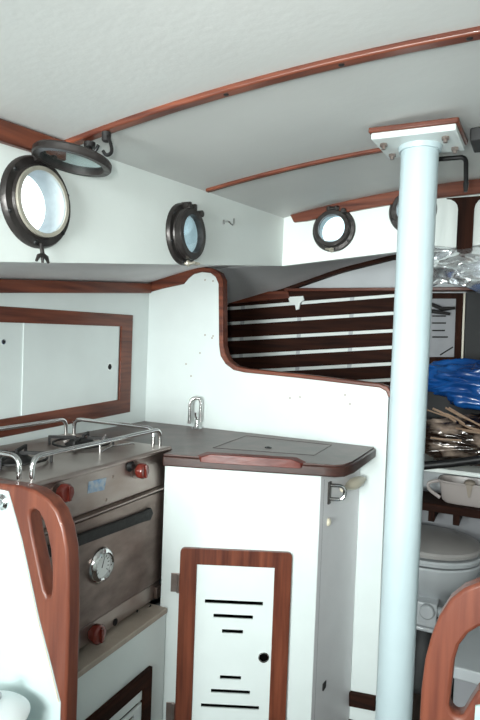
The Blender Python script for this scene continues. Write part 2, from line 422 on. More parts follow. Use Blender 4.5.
# stay that holds the open lens frame up
r = thing('hook_stay', (-.92, 1.135, .44), 'thin dark hooked rod holding the open porthole frame to the beam', 'hook')
mb = MB(); a = V(-.935, 1.140, zc(-.93, 1.14)-.020); b = V(-.895, 1.115, .435)
mb.tube(smooth([a, lerp(a, b, .5)+V(.004, 0, 0), b, b+V(-.012, -.008, -.008), b+V(-.02, -.01, .004)]), .0042, 8); mb.build('rod', M['black'], r)
mb = MB(); mb.cyl(a+V(0, 0, .003), a+V(0, 0, -.016), .011, 14); mb.dome(a+V(0, 0, -.016), (0, 0, -1), .011, .006, 14); mb.build('boss', M['iron'], r)
r = thing('round_knob', (-.98, 1.145, zc(-.98, 1.14)-.04), 'dark round knob under the deck beam beside the hooked rod', 'knob')
a = V(-.995, 1.150, zc(-.995, 1.15)-.020)
mb = MB(); mb.cyl(a, a+V(0, 0, -.012), .014, 16); mb.build('plate', M['iron'], r)
mb = MB(); mb.tube(smooth([a+V(0, 0, -.008), a+V(.01, -.004, -.028), a+V(.024, -.004, -.024), a+V(.028, 0, -.010)]), .0042, 8); mb.build('hook', M['black'], r)
# little cup hook on the cabin side
p = atx(223, 222, XS)
mb = MB(); mb.tube(smooth([p, p+V(.03, -.01, .0), p+V(.035, .012, -.012), p+V(.032, .030, -.005), p+V(.03, .034, .018)], 3), .0035, 8)
mb.cyl(p, p+V(.004, 0, 0), .009, 12)
tag(mb.build('cup_hook', M['chrome']), 'small bent wire hook screwed into the side wall by the corner', 'hook')

# ---------------------------------------------------------------- outboard sliding door cabinet
r = thing('sliding_door_cabinet', (XO, 1.3, -.42), 'low white sliding-door locker with mahogany frame behind the stove', 'cabinet')
def zt_(y): return .093+.0155*(y-1.494)
def zb_(y): return -.383+.027*(y-1.507)
ya, yb = .30, 2.285
mb = MB()
mb.prism([V(XO, ya, zb_(ya)), V(XO, yb, zb_(yb)), V(XO, yb, zt_(yb)), V(XO, ya, zt_(ya))], (-.012, 0, 0),
         [[V(XO, ya+.08, zb_(ya)+.066), V(XO, yb-.085, zb_(yb)+.066), V(XO, yb-.085, zt_(yb)-.058), V(XO, ya+.08, zt_(ya)-.058)]])
mb.build('frame', M['wood_y'], r, bev=.003)
for i, (p0, p1, x, hy, hz, hr) in enumerate([(1.615, yb-.094, XO-.0085, 2.128, -.14, .017), (ya+.07, 1.66, XO-.0145, 1.525, -.035, .009)]):
    c = V(x, hy, hz)
    mb = MB(); mb.prism([V(x, p0, zb_(p0)+.05), V(x, p1, zb_(p1)+.05), V(x, p1, zt_(p1)-.045), V(x, p0, zt_(p0)-.045)], (-.005, 0, 0), [circle(c, (0, 1, 0), (0, 0, 1), hr, 20)])
    d = mb.build('sliding_panel', M['paint2'], r)
    mb = MB(); mb.lathe([(hr*.78, -.004), (hr, -.004), (hr*1.05, .002), (hr*.78, .002)], c, (1, 0, 0), 20); mb.build('finger_ring', M['chrome'], d)
    mb = MB(); mb.lathe([(0, -.0045), (hr*.8, -.0045), (hr*.8, -.004), (0, -.004)], c, (1, 0, 0), 20, closed=False); mb.build('finger_hole', M['dark'], d)
# lining strip beside and above the frame
mb = MB(); mb.prism([V(XO-.006, .1, FLOOR), V(XO-.006, 2.419, FLOOR), V(XO-.006, 2.419, zo(2.42)-.02), V(XO-.006, .1, zo(.1)-.02)], (-.014, 0, 0),
    [[V(XO-.006, ya+.05, zb_(ya)+.035), V(XO-.006, yb-.05, zb_(yb)+.035), V(XO-.006, yb-.05, zt_(yb)-.03), V(XO-.006, ya+.05, zt_(ya)-.03)]])
struct(mb, 'wall_locker', M['paint2'], 'white lining panel around the sliding-door locker', 'wall')

# ---------------------------------------------------------------- galley corner cabinet and counter
CA = V(-1.15, 1.795, 0); CB = V(-.634, 2.030, 0); CE = V(-.585, 2.416, 0)
su = (CE-CB).normalized(); sn = V(su.y, -su.x, 0)
def side(px, py): return atp(px, py, CB, sn)
cu = (CB-CA).normalized(); cn = V(cu.y, -cu.x, 0)       # cn points at the viewer
def face(px, py, off=0.): return atp(px, py, CA+cn*off, cn)
CZ = -.42; CT = .044
r = thing('galley_cabinet', (-.85, 2.1, FLOOR), 'white corner galley cabinet with slotted mahogany-framed door below the dark counter', 'cabinet')
D0, D1, D2, D3 = face(181, 547), face(292, 551), face(285, 722), face(174, 722)
zbot = -1.535
D2 = D1+(D2-D1)*((zbot-D1.z)/(D2.z-D1.z)); D3 = D0+(D3-D0)*((zbot-D0.z)/(D3.z-D0.z))
du = cu
def fp(s, z, off=0.): return CA+cu*s+V(0, 0, z)+cn*off
s0 = (D0-CA).dot(cu); s1 = (D1-CA).dot(cu); zt0 = (D0.z+D1.z)/2
L = (CB-CA).length
fw_t = .058; fw_s = .062
mb = MB()
mb.prism([fp(-.006, FLOOR), fp(L, FLOOR), fp(L, CZ-CT), fp(-.006, CZ-CT)], cn*-.018, [[fp(s0+.03, zbot+.03), fp(s1-.03, zbot+.03), fp(s1-.03, zt0-.03), fp(s0+.03, zt0-.03)]])
mb.build('front_panel', M['paint2'], r, bev=.002)
mb = MB(); mb.prism([CB+su*.001-cn*.0+V(0, 0, FLOOR), CE+V(0, 0, FLOOR), CE+V(0, 0, CZ-CT), CB+su*.001+V(0, 0, CZ-CT)], sn*-.016)
mb.build('side_panel', M['side_lifted'], r, bev=.002)['label'] = 'plain side panel, paint lightened against its shade'
door = MB()
def rr(sa, sb, za, zb_, rad, off, n=5):
    out = []
    for (cx, cz, a0) in [(sb-rad, zb_-rad, 0), (sa+rad, zb_-rad, 90), (sa+rad, za+rad, 180), (sb-rad, za+rad, 270)]:
        for k in range(n+1):
            t = math.radians(a0+90*k/n); out.append(fp(cx+rad*math.cos(t), cz+rad*math.sin(t), off))
    return out
door.prism(rr(s0, s1, zbot, zt0, .016, .0005), cn*.016, [[fp(s0+fw_s, zbot+fw_t, .0005), fp(s1-fw_s, zbot+fw_t, .0005), fp(s1-fw_s, zt0-fw_t, .0005), fp(s0+fw_s, zt0-fw_t, .0005)]])
dr = door.build('door', M['wood_z'], r, bev=.003)
holes = []
for (xa, xb, y) in [(205, 263, 602), (213.5, 253, 616), (222, 243, 631), (220, 241, 677), (211, 250, 691), (201, 259, 706)]:
    a = face(xa, y-.5, .006); b = face(xb, y+.5, .006); h = .0070
    sa = (a-CA).dot(cu); sb = (b-CA).dot(cu); z = (a.z+b.z)/2
    holes.append([fp(sa, z-h, .004), fp(sb, z-h, .004), fp(sb, z+h, .004), fp(sa, z+h, .004)])
kc = face(263.5, 656, .004)
holes.append(circle(kc, cu, (0, 0, 1), .018, 22))
mb = MB(); mb.prism([fp(s0+fw_s-.008, zbot+fw_t-.008, .004), fp(s1-fw_s+.008, zbot+fw_t-.008, .004), fp(s1-fw_s+.008, zt0-fw_t+.008, .004), fp(s0+fw_s-.008, zt0-fw_t+.008, .004)], cn*.006, holes)
mb.build('slotted_panel', M['paint2'], dr)
mb = MB(); mb.lathe([(.014, -.002), (.018, -.002), (.0195, .008), (.016, .009), (.014, .006)], kc+cn*.003, cn, 22); mb.build('finger_ring', M['chrome'], dr)
for y in (582, 711):
    a = face(177 if y < 600 else 172, y, .0)
    sa = (a-CA).dot(cu); mb = MB()
    mb.prism([fp(sa-.022, a.z-.035, .002), fp(sa+.006, a.z-.035, .002), fp(sa+.006, a.z+.035, .002), fp(sa-.022, a.z+.035, .002)], cn*.004)
    mb.cyl(fp(sa+.006, a.z-.035, .010), fp(sa+.006, a.z+.035, .010), .007, 12)
    mb.build('hinge', M['steel'], dr, bev=.001)
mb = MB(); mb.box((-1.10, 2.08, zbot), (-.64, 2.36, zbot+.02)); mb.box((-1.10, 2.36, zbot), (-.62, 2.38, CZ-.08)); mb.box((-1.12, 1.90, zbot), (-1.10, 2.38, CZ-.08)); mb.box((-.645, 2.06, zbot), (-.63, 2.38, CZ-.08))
mb.build('inner_dark_box', M['dark'], r)  # near-black box, painted shade behind the door slots
# hasp, toggle and screw on the side panel
a = side(329, 492)
mb = MB(); mb.box((a.x-.002, a.y-.012, a.z-.045), (a.x+.006, a.y+.012, a.z+.04)); hp = mb.build('hasp', M['bronze'], r, bev=.002)
mb = MB(); mb.tube(fillet([a+V(.004, .0, .026), a+V(.055, .022, .026), a+V(.055, .022, -.026), a+V(.004, .0, -.026)], .034, 6), .0075, 10); mb.build('staple', M['chrome'], hp)
a = side(348, 483)
mb = MB(); mb.lathe([(0, -.12), (.013, -.112), (.009, -.07), (.017, -.045), (.024, .0), (.021, .06), (.010, .108), (0, .115)], a+V(.024, 0, .0), su, 20, closed=False)
mb.build('toggle', M['cream'], r)['label'] = 'cream plastic toggle under the counter overhang'
a = side(328, 522)
mb = MB(); mb.dome(a, (1, 0, 0), .016, .012, 16); mb.build('button', M['cream'], r)['label'] = 'small round cream button'
a = side(324, 686)
mb = MB(); mb.box((a.x-.002, a.y-.016, a.z-.012), (a.x+.004, a.y+.016, a.z+.016)); mb.build('catch', M['iron'], r, bev=.002)

r = thing('galley_counter', (-1.1, 2.1, CZ-CT), 'dark brown L-shaped galley counter with wooden edge in front of the bulkhead', 'counter')
top = [V(-1.70, YB-.002, CZ), V(-1.70, 1.875, CZ), V(-1.172, 1.875, CZ), atz(167, 455, CZ)+V(0, -.01, 0), atz(200, 455, CZ), atz(330, 464.5, CZ), atz(340, 464.5, CZ), atz(345, 462.5, CZ), V(-.518, 2.0, CZ), V(-.522, YB-.002, CZ)]
top[2] = V(-1.172, 1.86, CZ); top[3] = V(-1.150, 1.765, CZ); top[4] = V(-1.03, 1.800, CZ); top[5] = V(-.60, 1.945, CZ); top[6] = V(-.560, 1.955, CZ); top[7] = V(-.533, 1.985, CZ); top[8] = V(-.520, 2.06, CZ)
mb = MB(); mb.prism([p+V(0, 0, -.006) for p in top], (0, 0, -(CT-.007)))
mb.build('counter_edge', M['counteredge'], r, bev=.005)
c0 = V(-1.1, 2.15, CZ)
mb = MB(); mb.prism([c0+(p-c0)*.985+V(0, 0, -.006) for p in top], (0, 0, .006)); mb.build('counter_top', M['counter'], r, bev=.002)
# lid of the ice box let into the top
q = [V(-1.06, 1.98, CZ), V(-.68, 2.08, CZ), V(-.69, 2.34, CZ), V(-1.08, 2.33, CZ)]
cc = sum(q, V(0, 0, 0))/4
mb = MB(); mb.prism([p+V(0, 0, .0003) for p in q], (0, 0, .0012), [[cc+(p-cc)*.990+V(0, 0, .0003) for p in q]]); mb.build('lid_seam', M['counteredge'], r)
a = V(-.885, 2.12, CZ); mb = MB(); mb.lathe([(.008, 0), (.014, 0), (.014, .003), (.008, .003)], a, (0, 0, 1), 18); mb.build('lid_ring', M['black'], r)
# fiddle along the front edge
fa, fb = V(-1.03, 1.797, CZ), V(-.655, 1.924, CZ); fu = (fb-fa).normalized(); fn = V(fu.y, -fu.x, 0)
def fq(s, o, z): return fa+fu*s+fn*o+V(0, 0, z)
FL = (fb-fa).length
mb = MB(); h = .015
ring = []
for (s_, o0, o1, z) in [(0, -.030, .004, .0), (.035, -.034, .008, h), (FL-.035, -.034, .008, h), (FL, -.030, .004, .0)]:
    ring.append([mb.bm.verts.new(fq(s_, o0, -.003)), mb.bm.verts.new(fq(s_, o0+.006, z)), mb.bm.verts.new(fq(s_+(.02 if s_ < .1 else -.02), o1, z*.9)), mb.bm.verts.new(fq(s_+(.02 if s_ < .1 else -.02), o1+.002, -.018))])
for A, B in zip(ring, ring[1:]):
    for k in range(4): mb.bm.faces.new((A[k], A[(k+1) % 4], B[(k+1) % 4], B[k]))
mb.bm.faces.new(ring[0]); mb.bm.faces.new(ring[-1][::-1])
mb.build('fiddle', M['rwood_x'], r, bev=.002)['label'] = 'red-brown raised wooden fiddle on the front edge'

# tap
a = atz(197, 428, CZ)
r = thing('galley_tap', a, 'small chrome swan-neck galley tap on the dark counter against the bulkhead', 'tap')
mb = MB(); mb.lathe([(0, 0), (.026, 0), (.022, .006), (.014, .010), (.012, .04), (0, .04)], a, (0, 0, 1), 24, closed=False); mb.build('base', M['chrome'], r)
hd = V(-.79, -.62, 0)
hd = V(-.5, -.2, 0).normalized()
mb = MB(); mb.tube(fillet([a+V(.012, .01, .03), a+V(.012, .01, .145), a+hd*.036+V(.0, 0, .14), a+hd*.038+V(0, 0, .02)], .03, 7), .0085, 12); mb.build('spout', M['chrome'], r)
mb = MB(); mb.tube([a+V(0, 0, .04), a+V(-.004, -.012, .06), a+V(-.004, -.014, .075)], [.006, .005, .006], 10); mb.build('pump_lever', M['chrome'], r)

# ---------------------------------------------------------------- stove
SX = -1.18; SZ = -.41; SB = -.972; Y0, Y1 = 1.165, 1.842; XR = -1.662
r = thing('galley_stove', (-1.42, 1.5, SB), 'worn stainless steel two-burner galley stove with oven and red knobs', 'stove')
mb = MB(); mb.box((XR, Y0+.004, SB), (SX-.012, Y1-.004, SZ-.004)); mb.build('body', M['steel2'], r, bev=.003)
mb = MB(); mb.prism([V(XR, Y0, SZ-.004), V(SX+.004, Y0, SZ-.004), V(SX+.004, Y1, SZ-.004), V(XR, Y1, SZ-.004)], (0, 0, .008))
mb.build('cooktop', M['steel'], r, bev=.003)
mb = MB(); mb.tube([V(SX+.006, Y0, SZ-.004), V(SX+.006, Y1+.006, SZ-.004)], .009, 12); mb.build('front_roll', M['steel'], r)
zl = -.545
mb = MB(); mb.prism([V(SX-.014, Y0+.003, SZ-.012), V(SX, Y0+.003, SZ-.012), V(SX+.004, Y0+.003, zl), V(SX-.014, Y0+.003, zl)], (0, Y1-Y0-.006, 0)); cp = mb.build('control_panel', M['steel'], r, bev=.002)
mb = MB(); mb.prism([V(SX-.014, Y0+.004, zl), V(SX+.022, Y0+.004, zl-.004), V(SX+.022, Y0+.004, zl-.010), V(SX-.014, Y0+.004, zl-.008)], (0, Y1-Y0+.012, 0)); mb.build('drip_ledge', M['steel'], r, bev=.001)
ny = (1, 0, 0)
for i, p in enumerate([(66, 493), (143, 471)]):
    a = atx(*p, SX+.03); a.x = SX
    mb = MB(); mb.lathe([(0, 0), (.030, 0), (.030, .004), (.016, .006), (.016, .012), (0, .012)], a, ny, 28, closed=False); k0 = mb.build('knob_collar', M['steel2'], r)
    mb = MB()
    pr = [(0, .010), (.020, .010), (.026, .016), (.027, .034), (.023, .041), (0, .042)]
    mb.lathe(pr, a, ny, 32, closed=False)
    mb.prism([a+V(.040, -.006, -.022), a+V(.040, .006, -.022), a+V(.040, .006, .022), a+V(.040, -.006, .022)], (.008, 0, 0))
    mb.build('knob', M['knob'], k0, bev=.002)['label'] = 'red-brown burner knob'
a = atx(130, 466, SX+.002); mb = MB(); mb.lathe([(0, 0), (.020, 0), (.020, .003), (.012, .012), (0, .012)], a, ny, 20, closed=False); mb.build('igniter', M['black'], r)
a = atx(113, 477, SX+.001); mb = MB(); mb.dome(a, ny, .005, .004, 10); mb.build('screw', M['steel2'], cp); mb = MB(); a = atx(106, 500, SX+.002); mb.dome(a, ny, .006, .004, 10); mb.build('screw', M['steel2'], cp)
a = atx(97, 486, SX+.002); mb = MB(); mb.prism([a+V(.0, -.045, -.014), a+V(.0, .035, -.02), a+V(0, .045, .018), a+V(0, -.04, .022)], (.001, 0, 0)); mb.build('sticker', M['sticker'], cp)['label'] = 'torn blue maker sticker'
zd0 = -.905
mb = MB(); mb.box((SX-.012, Y0+.006, zd0), (SX+.006, Y1-.004, zl-.020)); od = mb.build('oven_door', M['steel2'], r, bev=.004)
a = atx(66, 540, SX+.007); b = atx(150, 513, SX+.007)
mb = MB()
hz = .024
pts = [V(SX+.006, Y0+.03, a.z+hz*.4), V(SX+.006, b.y-.05, b.z+hz*.85), V(SX+.006, b.y-.01, b.z+hz), V(SX+.006, b.y+.005, b.z), V(SX+.006, b.y-.012, b.z-hz*.9), V(SX+.006, b.y-.05, b.z-hz*.7), V(SX+.006, Y0+.03, a.z-hz)]
mb.prism(pts, (.014, 0, 0)); mb.build('handle', M['iron'], od, bev=.004)['label'] = 'long dark oven handle bar'
a = atx(101, 565, SX+.010); a.x = SX+.006
mb = MB(); mb.lathe([(.040, 0), (.058, 0), (.058, .006), (.050, .018), (.042, .022), (.038, .018), (.038, .004)], a, ny, 40); g = mb.build('gauge', M['chrome'], od)
mb = MB(); mb.lathe([(0, .004), (.040, .004), (.040, .010), (0, .010)], a, ny, 32, closed=False); mb.build('gauge_face', M['dial'], od)
mb = MB()
for q in range(12):
    t = math.radians(-130+q*260/11); d = V(0, math.sin(t), math.cos(t)); w = V(0, math.cos(t), -math.sin(t))*.0012
    mb.prism([a+V(.0102, 0, 0)+d*.026-w, a+V(.0102, 0, 0)+d*.026+w, a+V(.0102, 0, 0)+d*.034+w, a+V(.0102, 0, 0)+d*.034-w], (.0006, 0, 0))
d = V(0, .35, .93); w = V(0, .93, -.35)*.0018
mb.prism([a+V(.0102, 0, 0)-d*.008-w, a+V(.0102, 0, 0)-d*.008+w, a+V(.0102, 0, 0)+d*.026+w*.3, a+V(.0102, 0, 0)+d*.026-w*.3], (.001, 0, 0))
mb.build('gauge_marks', M['black'], od)
# lower burner strip
mb = MB(); mb.box((SX-.012, Y0+.01, SB), (SX-.004, Y1-.02, zd0-.006)); lp = mb.build('lower_panel', M['steel'], r, bev=.002)
a = atx(98, 640, SX+.02); a.x = SX-.004; a.z = max(a.z, SB+.028)
mb = MB(); mb.lathe([(0, 0), (.024, 0), (.030, .010), (.031, .030), (.026, .036), (0, .037)], a, ny, 32, closed=False)
mb.prism([a+V(.036, -.006, -.022), a+V(.036, .006, -.022), a+V(.036, .006, .022), a+V(.036, -.006, .022)], (.008, 0, 0))
mb.build('knob', M['knob'], r, bev=.002)['label'] = 'lower red-brown oven knob'
for p, q in (((115, 622), .012), ((137, 611), .005), ((150, 606), .005)):
    a = atx(*p, SX-.004); mb = MB(); mb.lathe([(0, 0), (q, 0), (q, .002), (0, .002)], a, ny, 16, closed=False); mb.build('hole', M['dark'], lp)
mb = MB(); mb.box((SX-.004, Y1-.055, SB+.004), (SX+.010, Y1-.020, zd0-.02)); mb.build('catch', M['steel2'], lp, bev=.002)
# burners with pan supports
for bx, by in ((-1.42, 1.33), (-1.44, 1.665)):
    c = V(bx, by, SZ+.004)
    mb = MB(); mb.lathe([(0, 0), (.055, 0), (.06, .006), (.045, .016), (.040, .022), (0, .022)], c, (0, 0, 1), 32, closed=False); bn = mb.build('burner', M['iron'], r)
    mb = MB(); mb.lathe([(.098, .008), (.104, .008), (.104, .014), (.098, .014)], c, (0, 0, 1), 36)
    for q in range(4):
        t = q*math.pi/2+.5; d = V(math.cos(t), math.sin(t), 0); w = V(-d.y, d.x, 0)*.004
        mb.prism([c+d*.02-w+V(0, 0, .024), c+d*.12-w+V(0, 0, .024), c+d*.12+w+V(0, 0, .024), c+d*.02+w+V(0, 0, .024)], (0, 0, .010))
        mb.prism([c+d*.112-w, c+d*.12-w, c+d*.12+w, c+d*.112+w], (0, 0, .026))
    mb.build('pan_support', M['iron'], bn)
# sea rails
RH = .066; z0 = SZ+.002
def rail(a, b, ca=None):
    A = Vector(a); B = Vector(b); return fillet([V(A.x, A.y, z0), V(A.x, A.y, z0+RH), V(B.x, B.y, z0+RH), V(B.x, B.y, z0)], .035, 7)
for a, b in (((-1.20, Y0+.025), (-1.20, Y1-.02)), ((-1.645, Y0+.02), (-1.645, Y1-.035)), ((-1.235, Y1-.012), (-1.625, Y1-.010)), ((-1.235, Y0+.012), (-1.625, Y0+.010))):
    mb = MB(); mb.tube(rail(a, b), .0075, 12); mb.build('sea_rail', M['chrome'], r)
mb = MB(); c = V(-1.30, 1.60, SZ+.004); mb.tube([c, c+V(0, 0, .03), c+V(-.05, .09, .045)], .0035, 8); mb.tube([c+V(0,0,.0), c+V(.0,.06,.012), c+V(.02,.16,.012), c+V(.0, .2, .0)], .0035, 8); mb.build('pan_clamp', M['chrome'], r)

# ---------------------------------------------------------------- base under the stove
BX = -1.130; BZ = -.99
r = thing('stove_base', (-1.42, 1.5, FLOOR), 'white locker base with tan ledge and dark framed door under the stove', 'cabinet')
mb = MB()
e0, e1 = 1.16, 1.792
def bxp(y, z, o=0.): return V(BX+o, y, z)
A, B = atx(149, 665, BX), atx(88, 716, BX)
yr = A.y; zt1 = lerp(A.z, B.z, .15)
yl = 1.20; zdb = -1.5
mb.prism([bxp(e0, FLOOR), bxp(e1, FLOOR), bxp(e1, BZ-.02), bxp(e0, BZ-.02)], (-.016, 0, 0), [[bxp(yl+.04, zdb+.03), bxp(yr-.04, zdb+.03), bxp(yr-.04, zt1-.04), bxp(yl+.04, zt1-.04)]])
mb.build('front_panel', M['paint2'], r, bev=.002)
mb = MB(); mb.box((-1.66, e0, BZ-.02), (BX+.006, e1, BZ)); mb.build('ledge', M['tan'], r, bev=.003)
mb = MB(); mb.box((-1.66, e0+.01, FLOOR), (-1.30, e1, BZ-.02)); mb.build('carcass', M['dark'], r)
mb = MB(); mb.prism([bxp(yl, zdb, .0006), bxp(yr, zdb, .0006), bxp(yr, zt1, .0006), bxp(yl, zt1, .0006)], (.016, 0, 0), [[bxp(yl+.05, zdb+.05, .0006), bxp(yr-.05, zdb+.05, .0006), bxp(yr-.05, zt1-.055, .0006), bxp(yl+.05, zt1-.055, .0006)]])
d = mb.build('door', M['dwood_y'], r, bev=.003)
hh = [[bxp(a, z-.006, .002), bxp(b, z-.006, .002), bxp(b, z+.006, .002), bxp(a, z+.006, .002)] for a, b, z in ((1.40, 1.65, zt1-.10), (1.44, 1.60, zt1-.13))]
mb = MB(); mb.prism([bxp(yl+.042, zdb+.042, .002), bxp(yr-.042, zdb+.042, .002), bxp(yr-.042, zt1-.047, .002), bxp(yl+.042, zt1-.047, .002)], (.006, 0, 0), hh); mb.build('slotted_panel', M['paint2'], d)

# ---------------------------------------------------------------- partition at the aft end of the stove
YP = 1.10; TP = .046
r = thing('galley_partition', (-1.35, YP, FLOOR), 'white galley end partition capped by curved mahogany board with grab slot', 'partition')
def fy(px, py): return aty(px, py, YP)
oc = [(-30, 481), (0, 484), (20, 486), (35, 491), (48, 500), (57, 512), (63, 528), (67, 550), (68, 575), (68, 620), (68, 720)]
ic = [(61, 720), (59.5, 702), (50, 664), (38.5, 620), (21, 539), (8, 492), (-30, 489)]
OC = [fy(*p) for p in oc]; IC = [fy(*p) for p in ic]
OC[-1] = V(OC[-2].x, YP, FLOOR); IC[0] = V(IC[1].x, YP, FLOOR)
OC[0].x = IC[-1].x = -1.69; OC[0].z = OC[1].z+.005; IC[-1].z = IC[-2].z+.002
slot = [fy(*p) for p in [(29, 517), (30, 511), (34, 509), (38.5, 512), (43, 521), (47, 534), (50, 550), (51.5, 570), (51.5, 588), (50, 597), (46.5, 598), (43.5, 590), (38, 564), (32, 536)]]
mb = MB(); mb.prism(OC+IC, (0, TP, 0), [slot]); mb.build('grab_board', M['rwood_z'], r, bev=.006)
mb = MB(); mb.prism([V(-1.69, YP+.008, FLOOR)]+[p+V(0, .008, 0) for p in IC], (0, .018, 0)); mb.build('panel', M['paint3'], r)
# pale tube stands in for the highlight line between panel and board
mb = MB(); mb.tube([p+V(-.002, -.001, 0) for p in IC[1:6]], .0022, 6); mb.build('edge_highlight', M['cream'], r)
a = fy(3, 503)+V(0, .008, 0)
mb = MB(); mb.lathe([(0, 0), (.022, 0), (.022, .006), (.014, .012), (.014, .02), (0, .02)], a+V(-.008, 0, 0), (0, -1, 0), 24, closed=False); mb.build('latch', M['chrome'], r)
# pot with lid on a bench by the partition
bc = aty(-10, 712, .985)
mb = MB(); mb.box((-1.60, .72, FLOOR), (-1.02, YP-.004, bc.z-.16)); tag(mb.build('bench_locker', M['paint'], bev=.005), 'white bench locker beside the partition, carrying the white pot', 'bench')
r = thing('lidded_pot', (bc.x, bc.y, bc.z-.16), 'white enamel pot with grey lid knob, cut by the picture corner', 'pot')
mb = MB(); mb.lathe([(0, -.159), (.070, -.159), (.082, -.14), (.084, -.012), (.080, -.012), (0, -.012)], bc, (0, 0, 1), 40, closed=False); mb.build('body', M['white'], r)
mb = MB(); mb.lathe([(0, -.012), (.090, -.012), (.092, -.006), (.080, .004), (.04, .012), (0, .013)], bc, (0, 0, 1), 40, closed=False); l = mb.build('lid', M['white'], r)
mb = MB(); mb.lathe([(0, .012), (.01, .012), (.009, .022), (.018, .028), (.018, .036), (0, .04)], bc+V(.0, .01, 0), (0, 0, 1), 20, closed=False); mb.build('lid_knob', M['grey'], l)

# ---------------------------------------------------------------- mast support post
PX, PY = -.293, 1.765; PR = .0535
r = thing('support_post', (PX, PY, FLOOR), 'thick round white mast support post standing free by the bulkhead end', 'post')
ztop = .585
mb = MB(); mb.lathe([(0, 0), (PR, 0), (PR, ztop-FLOOR), (0, ztop-FLOOR)], V(PX, PY, FLOOR), (0, 0, 1), 48, closed=False); mb.build('pole', M['post'], r)
mb = MB(); mb.lathe([(0, ztop-.014-FLOOR), (PR+.006, ztop-.014-FLOOR), (PR+.009, ztop-FLOOR), (0, ztop-FLOOR)], V(PX, PY, FLOOR), (0, 0, 1), 48, closed=False); mb.build('weld_collar', M['post'], r)
pl = [atz(375, 137, .597), atz(452, 126, .597)]
q = [(-.411, 1.652), (-.184, 1.655), (-.176, 1.835), (-.40, 1.84)]
mb = MB(); mb.prism([V(x, y, ztop) for x, y in q], (0, 0, .018)); mb.build('head_plate', M['paint2'], r, bev=.003)
cq = V(-.293, 1.745, 0)
mb = MB(); mb.prism([cq+(V(x, y, 0)-cq)*1.06+V(0, 0, ztop+.0175) for x, y in q], (0, 0, .015)); mb.build('pad', M['wood_x'], r, bev=.003)['label'] = 'mahogany pad between plate and cabin top'
for x, y in ((-.385, 1.70), (-.38, 1.80), (-.20, 1.80), (-.215, 1.70)):
    mb = MB(); mb.lathe([(0, 0), (.011, 0), (.011, .008), (0, .008)], V(x, y, ztop-.008), (0, 0, 1), 6, closed=False); mb.cyl(V(x, y, ztop-.016), V(x, y, ztop-.007), .006, 10); mb.build('bolt', M['steel'], r)
# dark grab bar beyond the post and dark hatch beam
r = thing('grab_bar', (-.15, 2.2, .5), 'thin black bent bar beside the top of the post', 'bar')
b0 = aty(441, 159, 2.1); b1 = aty(466, 157, 2.1); b2 = aty(466, 183, 2.1)
bq = V(b0.x, 2.1, zc(b0.x, 2.1))
mb = MB(); mb.tube(fillet([V(b0.x-.12, 2.1, b0.z+.04), V(b0.x-.12, 2.1, b0.z), b0, b1, b2], .02, 5), .008, 10); mb.build('rod', M['black'], r)
mb = MB(); mb.cyl(V(b0.x-.12, 2.1, b0.z+.035), V(b0.x-.12, 2.1, zc(b0.x-.12, 2.1)+.002), .012, 12); mb.build('mount', M['black'], r); mb = MB(); mb.tube([b2, V(b2.x, 2.1, b2.z-.03)], [.010, .006], 10); mb.build('tip', M['black'], r)
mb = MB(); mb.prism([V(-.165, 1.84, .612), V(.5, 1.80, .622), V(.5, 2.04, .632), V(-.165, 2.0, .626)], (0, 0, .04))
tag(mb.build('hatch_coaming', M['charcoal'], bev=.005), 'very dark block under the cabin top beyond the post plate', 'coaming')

# ---------------------------------------------------------------- slatted lining forward of the bulkhead
r = thing('slatted_lining', (-1.2, 3.3, -.28), 'dark wooden slatted lining with white gaps seen through the bulkhead opening', 'slatted panel')
YL = 3.30
mb = MB(); mb.box((-1.695, YL+.022, -.45), (-.62, YL+.034, .315)); mb.build('backing', M['paint'], r)
gl = [(308.5, 296), (323.5, 313.5), (339.5, 331), (356.5, 347.5), (372.5, 364), (389, 380)]
gh = 1.7
def ln(yl_, yr_, x): return lerp(yl_, yr_, (x-228)/(387-228))
edges = [(291.5, 291.5)]
rows = []
prev = (292, 288)
for g in gl:
    rows.append((prev, (g[0]-gh, g[1]-gh))); prev = (g[0]+gh, g[1]+gh)
rows.append((prev, (410, 400)))
for (t0, t1), (u0, u1) in rows:
    xl, xr = 205, 396
    q = [aty(xl, ln(t0, t1, xl), YL), aty(xr, ln(t0, t1, xr), YL), aty(xr, ln(u0, u1, xr), YL), aty(xl, ln(u0, u1, xl), YL)]
    q = [V(p.x, YL, p.z) for p in q]
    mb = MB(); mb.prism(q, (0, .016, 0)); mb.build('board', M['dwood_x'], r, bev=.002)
for x in (243, 300, 352):
    a = aty(x, 300, YL+.017).x; mb = MB(); mb.box((a-.012, YL+.016, -.25), (a+.012, YL+.022, .31)); mb.build('frame_batten', M['grey'], r)
q = [aty(x, y, YL-.012) for x, y in [(288, 297), (303, 296), (304, 300), (300, 303), (299, 309), (296, 310), (295, 305), (290, 304)]]
mb = MB(); mb.prism(q, (0, .010, 0)); mb.build('torn_patch', M['paint'], r)['label'] = 'jagged white torn patch on the top board'
q = [aty(x, y, YL-.02) for x, y in [(226, 292), (288, 291), (289, 298), (226, 304)]]
mb = MB(); mb.prism(q, (0, .018, 0)); mb.build('cap_board', M['wood_x'], r, bev=.003)['label'] = 'shorter lighter brown board at the top'

